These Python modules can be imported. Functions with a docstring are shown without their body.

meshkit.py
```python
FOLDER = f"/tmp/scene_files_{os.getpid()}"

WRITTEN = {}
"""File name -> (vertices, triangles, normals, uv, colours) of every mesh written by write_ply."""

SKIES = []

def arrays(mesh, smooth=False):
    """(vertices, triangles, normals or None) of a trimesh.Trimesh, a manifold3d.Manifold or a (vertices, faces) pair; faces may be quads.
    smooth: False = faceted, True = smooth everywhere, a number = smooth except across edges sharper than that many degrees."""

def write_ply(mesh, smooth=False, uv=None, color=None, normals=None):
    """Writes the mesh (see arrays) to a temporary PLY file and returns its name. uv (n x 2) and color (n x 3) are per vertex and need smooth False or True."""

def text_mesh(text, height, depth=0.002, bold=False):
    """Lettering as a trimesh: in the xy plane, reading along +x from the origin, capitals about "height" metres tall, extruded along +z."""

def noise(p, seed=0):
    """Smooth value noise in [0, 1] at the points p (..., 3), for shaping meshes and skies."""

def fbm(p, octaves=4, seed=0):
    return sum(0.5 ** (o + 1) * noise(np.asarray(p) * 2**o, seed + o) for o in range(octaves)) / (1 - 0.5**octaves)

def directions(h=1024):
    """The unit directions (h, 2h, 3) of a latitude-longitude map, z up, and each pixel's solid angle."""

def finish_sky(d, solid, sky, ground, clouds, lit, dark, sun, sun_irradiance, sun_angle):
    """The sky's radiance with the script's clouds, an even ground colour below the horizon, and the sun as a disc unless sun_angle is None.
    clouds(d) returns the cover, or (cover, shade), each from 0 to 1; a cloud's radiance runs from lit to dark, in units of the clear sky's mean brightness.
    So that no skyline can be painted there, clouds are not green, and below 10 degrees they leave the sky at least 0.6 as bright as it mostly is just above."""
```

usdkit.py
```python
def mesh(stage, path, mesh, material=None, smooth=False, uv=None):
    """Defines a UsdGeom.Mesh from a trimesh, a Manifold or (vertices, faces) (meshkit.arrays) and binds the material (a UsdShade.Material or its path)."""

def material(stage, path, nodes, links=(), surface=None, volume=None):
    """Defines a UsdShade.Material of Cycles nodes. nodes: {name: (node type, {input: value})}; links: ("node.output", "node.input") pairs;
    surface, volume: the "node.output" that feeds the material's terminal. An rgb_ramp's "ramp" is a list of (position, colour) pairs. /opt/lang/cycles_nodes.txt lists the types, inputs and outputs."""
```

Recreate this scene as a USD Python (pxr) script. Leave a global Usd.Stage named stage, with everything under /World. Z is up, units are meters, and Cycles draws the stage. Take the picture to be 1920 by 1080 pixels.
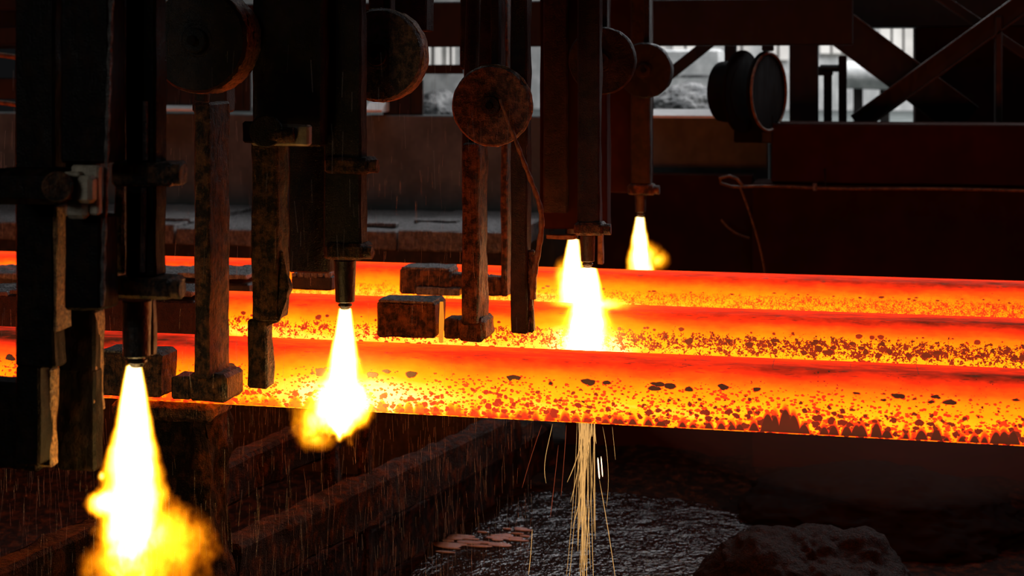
import math, random
import numpy as np, trimesh, meshkit, usdkit
from pxr import Usd, UsdGeom, UsdLux, UsdShade, Gf, Sdf, Vt

stage = Usd.Stage.CreateInMemory()
UsdGeom.SetStageUpAxis(stage, 'Z'); UsdGeom.SetStageMetersPerUnit(stage, 1.0)
UsdGeom.Xform.Define(stage, '/World'); UsdGeom.Scope.Define(stage, '/World/Looks')
random.seed(7); rng = np.random.default_rng(11)

# ------------------------------------------------------------------ camera
# world: X along the strands (right), Y across them (away from the camera), Z up, pit floor z = 0, bloom bottoms z = 1.5
FPX, HY = 2760.0, 140.0                      # focal length and horizon row, in pixels of the 1920 x 1080 frame
TH = math.radians(12.6)
FW, RT = np.array([-math.sin(TH), math.cos(TH)]), np.array([math.cos(TH), math.sin(TH)])
CAM = np.array([1.265, -5.66, 2.866])
cam = UsdGeom.Camera.Define(stage, '/World/camera')
cam.AddTranslateOp().Set(Gf.Vec3d(*CAM)); cam.AddRotateZOp().Set(math.degrees(TH)); cam.AddRotateXOp().Set(90.0)
cam.CreateHorizontalApertureAttr(36.0); cam.CreateVerticalApertureAttr(20.25)
cam.CreateFocalLengthAttr(36.0 * FPX / 1920)
cam.CreateVerticalApertureOffsetAttr(-(540 - HY) * 36.0 / 1920)
cam.CreateFStopAttr(2.2); cam.CreateFocusDistanceAttr(6.3); cam.CreateExposureAttr(0.0)
cam.CreateClippingRangeAttr(Gf.Vec2f(0.05, 500))

# ------------------------------------------------------------------ lights: the glow itself, daylight through roof lights, a dim hall
dome = UsdLux.DomeLight.Define(stage, '/World/dome_light'); dome.CreateIntensityAttr(0.0015); dome.CreateColorAttr(Gf.Vec3f(0.9, 0.95, 1.0))
def rect(name, loc, rot, w, h, inten, col):
    l = UsdLux.RectLight.Define(stage, '/World/' + name)
    l.AddTranslateOp().Set(Gf.Vec3d(*loc)); l.AddRotateXYZOp().Set(Gf.Vec3f(*rot))
    l.CreateWidthAttr(w); l.CreateHeightAttr(h); l.CreateIntensityAttr(inten); l.CreateColorAttr(Gf.Vec3f(*col))
rect('roof_light_rear', (-2.2, 4.6, 8.0), (0, 0, 0), 8, 1.6, 1.5, (0.92, 0.95, 1.0))
rect('hall_lamp', (-3.5, -10.5, 6.0), (64, 0, -12), 2.5, 2.0, 5.0, (1.0, 0.96, 0.86))
rect('roof_light_pit', (1.5, 10.0, 9.5), (0, 0, 0), 8, 5.0, 3.0, (0.90, 0.94, 1.0))
rect('bay_light', (7.0, 13.2, 8.5), (0, 0, 0), 15, 6.0, 10.0, (0.95, 0.97, 1.0))

# ------------------------------------------------------------------ helpers
def dep(px, Y):
    k = (px - 960) / FPX
    return (Y - CAM[1]) / (FW[1] + RT[1] * k)
def X_at(px, Y):
    return CAM[0] + dep(px, Y) * (FW[0] + RT[0] * (px - 960) / FPX)
def Z_at(px, py, Y):
    return CAM[2] - (py - HY) * dep(px, Y) / FPX
def at(px, py, Y):
    return np.array([X_at(px, Y), Y, Z_at(px, py, Y)])
def on_floor(px, py, z=0.0):
    d = (CAM[2] - z) * FPX / (py - HY)
    q = CAM[:2] + d * (FW + RT * (px - 960) / FPX)
    return np.array([q[0], q[1], z])

used = {}
def path_for(parent, name):
    base = (str(parent.GetPath()) if parent else '/World') + '/' + name
    n = used.get(base, 0); used[base] = n + 1
    return base if n == 0 else f'{base}_{n:03d}'
def keys(p, label=None, cat=None, group=None, kind=None):
    for k, v in (('label', label), ('category', cat), ('group', group), ('kind', kind)):
        if v: p.SetCustomDataByKey(k, v)
    return p
def thing(name, label, cat, loc=(0, 0, 0), group=None):
    x = UsdGeom.Xform.Define(stage, path_for(None, name)); x.AddTranslateOp().Set(Gf.Vec3d(*map(float, loc)))
    p = keys(x.GetPrim(), label, cat, group); p.loc = None
    base[str(p.GetPath())] = np.array(loc, float)
    return p
base = {}
def obj(name, mesh, mat, parent=None, smooth=False, label=None, cat=None, group=None, kind=None):
    """One Mesh; world-space geometry is moved into its thing's frame."""
    if isinstance(mesh, (list,)): mesh = trimesh.util.concatenate(mesh)
    v, f = np.array(mesh.vertices), np.array(mesh.faces)
    if parent:
        top = '/'.join(str(parent.GetPath()).split('/')[:3])
        v = v - base.get(top, np.zeros(3))
        m = usdkit.mesh(stage, path_for(parent, name), trimesh.Trimesh(v, f, process=False), mat, smooth)
    else:
        lo = v.min(0); hi = v.max(0); o = np.array([(lo[0] + hi[0]) / 2, (lo[1] + hi[1]) / 2, lo[2]])
        m = usdkit.mesh(stage, path_for(None, name), trimesh.Trimesh(v - o, f, process=False), mat, smooth)
        m.AddTranslateOp().Set(Gf.Vec3d(*map(float, o)))
        base[str(m.GetPath())] = o
    return keys(m.GetPrim(), label, cat, group, kind)

def box(lo, hi, ch=0.0):
    lo, hi = np.minimum(lo, hi), np.maximum(lo, hi)
    s = hi - lo
    if ch <= 0:
        m = trimesh.creation.box(s)
    else:
        ch = min(ch, s.min() * 0.3); p = []
        for sx in (-1, 1):
            for sy in (-1, 1):
                for sz in (-1, 1):
                    c = np.array([sx, sy, sz]) * s / 2
                    for k in range(3):
                        d = c - np.array([sx, sy, sz]) * ch; d[k] = c[k]; p.append(d)
        m = trimesh.convex.convex_hull(np.array(p))
    m.apply_translation((lo + hi) / 2); return m
def rough(m, amp, edge=0.03, freq=14.0, seed=0, drips=0.0):
    """Crusted, scale-covered version of a solid: fine triangles pushed about by noise."""
    v, f = trimesh.remesh.subdivide_to_size(m.vertices, m.faces, edge, max_iter=9)
    m = trimesh.Trimesh(v, f); m.merge_vertices()
    v = np.array(m.vertices); n = np.array(m.vertex_normals)
    q = v * freq * np.array([1, 1, 0.45]) + seed * 7.3
    h = meshkit.fbm(q, 3, seed) - 0.5
    big = meshkit.fbm(v * freq * 0.23 + seed, 2, seed + 5) - 0.5
    off = np.stack([meshkit.fbm(q + 31.7 * k, 2, seed + k) - 0.5 for k in range(3)], 1)
    m.vertices = v + n * (h * 2.0 + big * 1.6)[:, None] * amp + off * amp * 0.9
    return m
def pb(x0, y0, x1, y1, Y, dy, ch=0.006):
    """A box whose front face stands in the plane Y between these pixel columns and rows."""
    xm = (x0 + x1) / 2
    return box(np.array([X_at(x0, Y), Y, Z_at(xm, y1, Y)]), np.array([X_at(x1, Y), Y + dy, Z_at(xm, y0, Y)]), ch)
def cyl(a, b, r, n=24, r2=None):
    a, b = np.array(a, float), np.array(b, float); L = np.linalg.norm(b - a)
    r2 = r if r2 is None else r2
    ch = min(r, r2) * 0.08
    prof = np.array([[0, 0], [r - ch, 0], [r, ch], [r2, L - ch], [r2 - ch, L], [0, L]])
    m = trimesh.creation.revolve(prof, sections=n)
    m.apply_transform(trimesh.geometry.align_vectors([0, 0, 1], (b - a) / L)); m.apply_translation(a); return m
def tube(pts, r, n=8):
    pts = np.array(pts, float)
    rr = np.full(len(pts), r) if np.ndim(r) == 0 else np.array(r)
    t = np.gradient(pts, axis=0); t /= np.linalg.norm(t, axis=1, keepdims=True)
    ref = np.array([0.3, 1, 0.2]) if abs(t[0][1]) < 0.8 else np.array([1, 0, 0.2])
    a = np.cross(t, ref); a /= np.linalg.norm(a, axis=1, keepdims=True); b = np.cross(t, a)
    ang = np.arange(n) * 2 * np.pi / n
    v = pts[:, None] + rr[:, None, None] * (np.cos(ang)[None, :, None] * a[:, None] + np.sin(ang)[None, :, None] * b[:, None])
    N = len(pts); f = []
    for i in range(N - 1):
        for j in range(n):
            k = (j + 1) % n
            f += [[i*n+j, i*n+k, (i+1)*n+k], [i*n+j, (i+1)*n+k, (i+1)*n+j]]
    v = v.reshape(-1, 3); v = np.vstack([v, pts[0], pts[-1]]); c0, c1 = N * n, N * n + 1
    for j in range(n):
        k = (j + 1) % n; f += [[c0, k, j], [c1, (N-1)*n+j, (N-1)*n+k]]
    m = trimesh.Trimesh(v, f, process=False); m.fix_normals(); return m
def spline(P, n=24):
    from scipy.interpolate import CubicSpline
    P = np.array(P, float); s = np.r_[0, np.cumsum(np.linalg.norm(np.diff(P, axis=0), axis=1))]
    return CubicSpline(s, P)(np.linspace(0, s[-1], n))
def beam(a, b, w, h, ch=0.004):
    """A bar of section w x h from a to b (h lies in the vertical plane of the bar)."""
    a, b = np.array(a, float), np.array(b, float); d = b - a; L = np.linalg.norm(d); z = d / L
    up = np.array([0, 0, 1.0]) if abs(z[2]) < 0.95 else np.array([1.0, 0, 0])
    x = np.cross(up, z); x /= np.linalg.norm(x); y = np.cross(z, x)
    m = box(np.array([-w/2, -h/2, 0]), np.array([w/2, h/2, L]), ch)
    T = np.eye(4); T[:3, 0], T[:3, 1], T[:3, 2], T[:3, 3] = x, y, z, a
    m.apply_transform(T); return m

# ------------------------------------------------------------------ materials
class G:
    """A small writer of node graphs."""
    def __init__(s): s.n, s.l = {}, []
    def add(s, kind, out, **inp):
        k = f'n{len(s.n)}'; vals = {}
        for a, v in inp.items():
            if isinstance(v, str) and v.startswith('@'): s.l.append((v[1:], f'{k}.{a}'))
            else: vals[a] = v
        s.n[k] = (kind, vals); return f'@{k}.{out}'
    def m(s, op, a, b=0.0, c=None, clamp=False):
        d = dict(math_type=op, value1=a, value2=b, use_clamp=clamp)
        if c is not None: d['value3'] = c
        return s.add('math', 'value', **d)
    def v(s, op, a, b=(0, 0, 0), out='vector', **k): return s.add('vector_math', out, math_type=op, vector1=a, vector2=b, **k)
    def pos(s): return s.add('geometry', 'position')
    def noise(s, vec, scale, detail=2, rough=0.5, out='fac', dist=0.0): return s.add('noise_texture', out, vector=vec, scale=scale, detail=detail, roughness=rough, distortion=dist)
    def ramp(s, fac, stops): return s.add('rgb_ramp', 'color', fac=fac, ramp=stops)
    def rng(s, v, a, b, c=0.0, d=1.0, smooth=False): return s.add('map_range', 'result', value=v, from_min=a, from_max=b, to_min=c, to_max=d, clamp=True, range_type='smoothstep' if smooth else 'linear')
    def mix(s, fac, a, b, kind='mix'): return s.add('mix', 'color', fac=fac, color1=a, color2=b, mix_type=kind)
    def done(s, name, surface=None, volume=None):
        return usdkit.material(stage, '/World/Looks/' + name, s.n, s.l, surface=surface and surface[1:], volume=volume and volume[1:])

def metal(name, dark, rust, amount=0.5, scale=18.0, roughness=0.45, bump=0.004, spec=0.5, metallic=0.0):
    g = G(); p = g.pos()
    a = g.noise(p, scale, 5, 0.65); b = g.noise(g.v('multiply', p, (1, 1, 0.25)), scale * 3.1, 3, 0.6)
    k = g.rng(g.m('add', g.m('multiply', a, 0.7), g.m('multiply', b, 0.3)), 0.62 - 0.35 * amount, 0.80 - 0.35 * amount)
    col = g.mix(k, dark, rust)
    fine = g.noise(p, 160.0, 2, 0.6)
    hgt = g.m('add', g.m('multiply', a, 1.0), g.m('add', g.m('multiply', b, 0.6), g.m('multiply', fine, 0.35)))
    nrm = g.add('bump', 'normal', height=hgt, strength=1.0, distance=bump)
    ro = g.rng(b, 0.3, 0.75, roughness - 0.15, roughness + 0.2)
    return g.done(name, g.add('principled_bsdf', 'BSDF', base_color=col, roughness=ro, normal=nrm, specular_ior_level=spec, metallic=metallic))
M = {}
M['crust'] = metal('crusted_steel', (0.012, 0.008, 0.006), (0.17, 0.072, 0.028), 0.52, 24, 0.5, 0.02, 0.35)
M['black'] = metal('black_steel', (0.004, 0.003, 0.0028), (0.020, 0.009, 0.005), 0.4, 16, 0.5, 0.006, 0.08)
M['soot'] = metal('sooty_steel', (0.007, 0.006, 0.005), (0.032, 0.02, 0.014), 0.5, 10, 0.6, 0.01, 0.3)
M['bracket'] = metal('worn_bracket_steel', (0.30, 0.26, 0.20), (0.52, 0.46, 0.36), 0.5, 14, 0.5, 0.006)
M['scale'] = metal('wet_mill_scale', (0.06, 0.055, 0.055), (0.20, 0.18, 0.17), 0.5, 30, 0.28, 0.02, 0.9)
M['wheel'] = metal('crusted_wheel', (0.03, 0.022, 0.018), (0.20, 0.11, 0.06), 0.5, 30, 0.5, 0.02)
M['lit_scale'] = metal('orange_lit_scale', (0.16, 0.07, 0.03), (0.62, 0.32, 0.12), 0.55, 70, 0.35, 0.02, 0.8)  # flaky scale with the orange light of flames and blooms painted in
M['rust'] = metal('rusty_pipe_steel', (0.06, 0.03, 0.018), (0.20, 0.10, 0.04), 0.6, 25, 0.5, 0.006)
M['nozzle'] = metal('torch_nozzle_steel', (0.02, 0.016, 0.014), (0.05, 0.03, 0.02), 0.4, 30, 0.35, 0.004)
M['wall'] = metal('stained_grey_wall', (0.075, 0.085, 0.082), (0.125, 0.135, 0.128), 0.5, 3, 0.8, 0.01, 0.2)
M['redwall'] = metal('oxide_red_housing', (0.022, 0.008, 0.006), (0.034, 0.012, 0.008), 0.5, 3, 0.9, 0.003, 0.04)
M['girder'] = metal('dusty_girder_steel', (0.006, 0.004, 0.0035), (0.013, 0.008, 0.006), 0.5, 6, 0.6, 0.004, 0.3)
M['concrete'] = metal('slag_splashed_concrete', (0.006, 0.0035, 0.0022), (0.075, 0.027, 0.008), 0.40, 12, 0.7, 0.03, 0.12)
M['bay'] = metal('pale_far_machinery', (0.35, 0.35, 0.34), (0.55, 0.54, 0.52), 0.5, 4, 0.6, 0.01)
M['baydark'] = metal('dark_far_scrap', (0.05, 0.05, 0.05), (0.30, 0.29, 0.28), 0.5, 5, 0.6, 0.03)

M['brown'] = metal('brown_edge_steel', (0.02, 0.012, 0.008), (0.05, 0.026, 0.016), 0.5, 8, 0.6, 0.003, 0.3)
M['matt'] = metal('matt_black_paint', (0.004, 0.003, 0.003), (0.007, 0.005, 0.004), 0.5, 6, 0.8, 0.003, 0.05)
M['slag'] = metal('clinkered_slag', (0.005, 0.003, 0.002), (0.026, 0.010, 0.005), 0.4, 40, 0.7, 0.03, 0.10)
M['white'] = metal('white_painted_coping', (0.72, 0.71, 0.68), (0.85, 0.84, 0.81), 0.5, 5, 0.6, 0.004)
def emis(name, col, strength):
    g = G(); return g.done(name, g.add('emission', 'emission', color=col, strength=strength))

ZB, A = 1.5, 0.25                        # bloom bottoms, bloom section
YS = [-1.26, 0.0, 1.22, 2.50, 3.76]      # front faces of strand 0 (empty) to 4

def bloom_mat(name, Y, kind, hot):
    """Glow of a hot bloom: temperature over its section and near the cut, a painted steam veil, with flakes of colder mill scale."""
    g = G(); p = g.pos()
    sep = g.n and None
    k = g.add('separate_xyz', 'x', vector=p); node = k[1:].split('.')[0]
    x, y, z = f'@{node}.x', f'@{node}.y', f'@{node}.z'
    h = g.m('divide', g.m('subtract', z, ZB), A)                                   # 0 bottom .. 1 top
    back = g.m('divide', g.m('subtract', y, Y), A)                                 # 0 front .. 1 back
    big = g.noise(g.v('multiply', p, (0.8, 3, 3)), 4.0, 3, 0.55)
    med = g.noise(g.v('multiply', p, (0.5, 1, 1)), 30.0, 3, 0.6)
    T = g.ramp(h, [(0.0, (.70,)*3), (0.10, (.78,)*3), (0.30, (.80,)*3), (0.50, (.70,)*3), (0.68, (.54,)*3), (0.85, (.36,)*3), (0.96, (.22,)*3), (1.0, (.19,)*3)])
    T = g.m('add', T, g.m('multiply', g.m('subtract', big, 0.5), 0.28))
    T = g.m('add', T, g.m('multiply', g.m('subtract', med, 0.5), 0.16))
    T = g.m('add', T, g.rng(g.m('add', back, g.m('multiply', h, 0.0)), 0.25, 1.0, 0.0, 0.14))
    # hotter towards the cut; the nearest bloom also gets its steam veil as glow
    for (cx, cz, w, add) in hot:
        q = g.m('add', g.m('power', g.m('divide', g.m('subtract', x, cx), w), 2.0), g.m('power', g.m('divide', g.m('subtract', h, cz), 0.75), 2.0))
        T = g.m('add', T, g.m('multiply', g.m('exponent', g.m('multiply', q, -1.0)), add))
    T = g.m('add', T, g.rng(x, -0.6, 1.8, 0.07, -0.07))
    if kind == 1: T = g.m('add', T, g.rng(x, float(X_at(240, Y)), float(X_at(520, Y)), -0.20, 0.0))
    # scale flakes
    def plane(fx, warp, ws):
        w = g.v('add', p, g.v('scale', g.v('subtract', g.noise(p, ws, 2, 0.55, 'color'), (0.5, 0.5, 0.5)), scale=warp))
        k_ = g.add('separate_xyz', 'x', vector=w)[1:].split('.')[0]
        return g.add('combine_xyz', 'vector', x=g.m('multiply', f'@{k_}.x', fx), y=f'@{k_}.z', z=0.0)
    def dots(scale, win, fx=0.75, warp=0.02, soft=0.08, gain=0.75):
        """Round-edged flakes: one per cell, their size by chance and by WIN (0 none .. 1 full)."""
        vec = plane(fx, warp, scale * 1.1)
        d_ = g.add('voronoi_texture', 'distance', dimensions='2D', vector=vec, scale=scale)
        c_ = d_[1:].split('.')[0]
        rad = g.m('multiply', g.m('subtract', g.m('add', f"@{g.add('separate_color', 'r', color=f'@{c_}.color')[1:]}", win), 1.0), gain)
        return g.rng(g.m('subtract', rad, d_), 0.0, soft)
    def wind(stops): return g.ramp(h, [(a_, (b_,) * 3) for a_, b_ in stops])
    def teeth(scale, fx=1.0): return g.add('voronoi_texture', 'distance', dimensions='2D', vector=g.add('combine_xyz', 'vector', x=g.m('multiply', x, fx), y=g.m('multiply', z, 0.12), z=0.0), scale=scale)
    if kind == 1:
        patch = g.rng(g.noise(g.v('multiply', p, (1, 0, 1)), 7.0, 2, 0.6), 0.3, 0.7, -0.16, 0.16)
        xs_ = g.rng(x, -0.6, 1.0, -0.04, 0.10)
        w1 = g.m('add', g.m('add', wind([(0, .86), (.28, .88), (.42, .78), (.56, .66), (.66, .60), (.75, .30), (.84, .12), (1, .1)]), patch), xs_)
        w2 = g.m('add', g.m('add', wind([(0, .68), (.28, .78), (.40, .54), (.52, .30), (.7, .1), (1, .0)]), patch), xs_)
        f1 = g.m('maximum', g.m('multiply', dots(92.0, w1, 0.62, 0.010), 0.72), dots(46.0, w2, 0.75, 0.022))
        f1 = g.m('multiply', f1, g.rng(x, -0.9, 0.6, 0.68, 0.88))
        wr = g.m('add', wind([(0, 0), (.55, 0), (.60, .74), (.70, .74), (.75, 0), (1, 0)]), g.rng(g.noise(g.v('multiply', p, (1, 0, 0)), 6.0, 1), 0.35, 0.65, -0.22, 0.22))
        f2 = g.m('multiply', dots(26.0, wr, 0.62, 0.030), 0.93)
        # crust along the lower edge: a saw of teeth with some big tongues
        lim = g.m('add', g.rng(x, -0.7, 0.6, 0.13, 0.085), g.m('multiply', g.m('subtract', 0.36, g.m('multiply', g.m('power', teeth(24.0), 2.0), 2.6)), g.rng(x, -0.6, 0.8, 0.16, 0.24)))
        lim = g.m('add', lim, g.m('multiply', g.m('subtract', g.noise(g.v('multiply', p, (1, 0, 0)), 9.0, 2, 0.5), 0.5), 0.10))
        for (tx, th_, tw) in ((1460, .15, 30), (1475, .12, 55), (1600, .05, 60), (1690, .12, 75), (1725, .05, 30), (1885, .11, 45), (1985, .14, 60)):
            lim = g.m('add', lim, g.m('multiply', g.m('exponent', g.m('multiply', g.m('power', g.m('divide', g.m('subtract', x, float(X_at(tx, Y))), float(X_at(tx + tw, Y) - X_at(tx, Y))), 4.0), -1.0)), th_))
        f3 = g.m('multiply', g.rng(g.m('subtract', lim, h), -0.06, 0.06), g.rng(h, 0.012, 0.03))
        f3 = g.m('multiply', f3, g.rng(x, -0.7, 0.5, 0.45, 0.91))
        flake = g.m('maximum', g.m('maximum', f1, f2), f3)
    elif kind == 2:
        s1 = g.noise(p, 96.0, 1.5, 0.5, dist=0.9); s2 = g.noise(p, 30.0, 2, 0.5)
        win = wind([(0.0, .30), (0.18, .40), (0.27, .50), (0.36, .55), (0.54, .55), (0.62, .50), (0.70, .38), (1.0, .20)])
        win = g.m('add', win, g.rng(x, -0.4, 1.6, -0.015, 0.02))
        f1 = g.rng(g.m('add', g.m('multiply', s1, 0.55), g.m('multiply', s2, 0.45)), g.m('subtract', 1.035, win), g.m('subtract', 1.06, win))
        wr = g.m('maximum', wind([(0, 0), (.60, 0), (.64, .56), (.72, .56), (.76, 0), (1, 0)]), wind([(0, .62), (.24, .66), (.29, 0), (1, 0)]))
        f2 = g.m('multiply', dots(26.0, wr, 0.95, 0.012, 0.07), 0.80)
        w3 = wind([(0, 0), (.3, .3), (.38, .72), (.55, .70), (.64, .3), (.70, 0), (1, 0)])
        f4 = dots(30.0, g.m('add', w3, g.rng(x, -0.3, 1.0, -0.35, 0.08)), 0.8, 0.03)
        flake = g.m('maximum', g.m('maximum', g.m('multiply', f1, g.rng(x, -0.7, 0.9, 0.80, 0.87)), f2), g.m('multiply', f4, 0.90))
    else:
        s1 = g.noise(p, 190.0, 2, 0.6, dist=0.4); s2 = g.noise(p, 44.0, 2, 0.5)
        win = wind([(0.0, .60), (0.25, .555), (0.5, .55), (0.6, .53), (0.66, .42), (0.85, .36), (1.0, .36)])
        win = g.m('add', win, g.rng(x, -0.4, 2.2, -0.025, 0.025))
        f1 = g.rng(g.m('add', g.m('multiply', s1, 0.7), g.m('multiply', s2, 0.3)), g.m('subtract', 1.03, win), g.m('subtract', 1.09, win))
        wr = wind([(0, 0), (.60, 0), (.63, .58), (.69, .58), (.72, 0), (1, 0)])
        wb = g.m('add', wind([(0, .5), (.14, .5), (.24, 0), (1, 0)]), g.rng(x, 0.0, 2.4, -0.1, 0.22))
        flake = g.m('multiply', f1, g.rng(x, -0.5, 2.5, 0.55, 0.74))
        flake = g.m('maximum', flake, g.m('multiply', g.m('maximum', dots(44.0, wr, 0.6, 0.01), dots(40.0, wb, 0.7, 0.03)), 0.85))
    # fine dark streaks on top
    st = g.noise(g.v('multiply', p, (0.14, 1, 1)), 120.0, 2, 0.6)
    streak = g.m('multiply', g.rng(st, 0.60, 0.68), g.rng(h, 0.86, 0.97, 0.0, 0.55))
    flake = g.m('maximum', flake, streak)
    T2 = g.m('multiply', T, g.m('subtract', 1.0, flake))
    col = g.ramp(T2, [(0.0, (.012, .004, .002)), (0.06, (.07, .010, .003)), (0.14, (.50, .018, .005)), (0.25, (1.3, .036, .005)), (0.38, (2.2, .11, .005)),
                      (0.52, (3.0, .27, .004)), (0.66, (3.6, .44, .004)), (0.80, (4.2, .70, .010)), (0.92, (4.6, 1.1, .10)), (1.0, (5.5, 1.8, .5))])
    em = g.add('emission', 'emission', color=col, strength=1.0)
    nrm = g.add('bump', 'normal', height=g.m('multiply', flake, 1.0), strength=0.6, distance=0.004)
    pr = g.add('principled_bsdf', 'BSDF', base_color=g.mix(flake, (0.05, 0.025, 0.018), (0.34, 0.22, 0.15)), roughness=0.7, normal=nrm, specular_ior_level=0.0)
    return g.done(name, g.add('add_closure', 'closure', closure1=em, closure2=pr))

# ------------------------------------------------------------------ the hall
def floor_mesh(lo, hi, nx, ny, fz):
    X, Y = np.meshgrid(np.linspace(lo[0], hi[0], nx), np.linspace(lo[1], hi[1], ny), indexing='ij')
    v = np.stack([X, Y, fz(X, Y)], -1).reshape(-1, 3)
    i, j = np.meshgrid(np.arange(nx - 1), np.arange(ny - 1), indexing='ij'); a = (i * ny + j).ravel()
    f = np.vstack([np.stack([a, a + ny, a + ny + 1], 1), np.stack([a, a + ny + 1, a + 1], 1)])
    return trimesh.Trimesh(v, f, process=False)
def fz(X, Y):
    P = np.stack([X, Y, X * 0], -1)
    return (meshkit.fbm(P * 3.0, 4, 3) - 0.5) * 0.10 - 0.02
obj('floor', floor_mesh((-8, -6.5), (14, 11), 200, 160, fz), M['concrete'], kind='structure', smooth=True, label='dark wet slag-covered floor of the pit below the strands')
far_floor = box((-12, 7.8, -0.3), (26, 36, 2.25)); obj('floor', far_floor, M['wall'], kind='structure', label='floor of the far bay behind the casting machine')

# low grey wall behind the strands, with its pale coping
YW = 6.0
def wall_part(x0, x1, ytop, ybot, Y, dy): return pb(x0, ytop, x1, ybot, Y, dy, 0.01)
obj('wall_back', wall_part(-260, 1440, 215, 620, YW, 0.25), M['wall'], kind='structure', label='low stained grey wall behind the strands')
for x0, x1, y0, y1, yp, lab in ((1210, 1440, 206, 217, 5.86, 'pale sloping coping along the low grey wall right of the small black wheel'), (270, 400, 198, 204, 5.9, 'thin pale coping on the low grey wall, left of the tall clamp arm'), (684, 716, 192, 206, 5.86, 'short pale coping piece on the low grey wall below the dark red wheel')):
    xa, xb, zb, zt = X_at(x0, yp), X_at(x1, yp), Z_at((x0 + x1) / 2, y1, yp), Z_at((x0 + x1) / 2, y0, yp + 0.1)
    q = np.array([[xx, yy, zz] for xx in (xa, xb) for yy, zz in ((yp, zb), (yp, zb - 0.02), (yp + 0.11, zt), (yp + 0.3, zt), (yp + 0.14, zb - 0.02), (yp + 0.3, zb))])
    obj('coping', trimesh.convex.convex_hull(q), M['white'], label=lab, cat='coping')

# deck of wet plates level with the strands, behind the last bloom
deck = thing('deck', 'wet grey plated deck between the far strand and the low wall', 'deck', (0, 5, 1.7))
for k in range(6):
    x0 = -6.05 + k * 0.85
    obj('deck_plate', rough(box((x0, 4.35, 1.62), (x0 + 0.83, 5.95, 1.74 + 0.012 * (k % 3)), 0.008), 0.008, 0.09, 9, k), M['scale'], deck, smooth=40)
obj('skirt', box((-6, 4.40, 0.0), (-0.95, 4.5, 1.62)), M['soot'], deck)
for nm, x0, y0, x1, y1, Y, lab in (('scrap_bar', 288, 443, 356, 449, 4.6, 'bright-edged steel bar lying on the deck left of the tall clamp arm'),
                                 ('scrap_bar', 676, 455, 742, 464, 4.6, 'bright-edged steel bar lying on the deck right of the second torch'),
                                 ('scrap_bar', 776, 440, 856, 450, 4.9, 'dull steel bar lying on the deck beside the rusty speckled arm')):
    z0 = 1.755
    c0 = X_at(x0, Y); c1 = X_at(x1, Y)
    b = obj(nm, rough(box((c0, Y, z0), (c1, Y + 0.10, z0 + 0.03), 0.005), 0.003, 0.03, 20, x0), M['scale'], smooth=40, label=lab, cat='steel bar', group=None)

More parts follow.
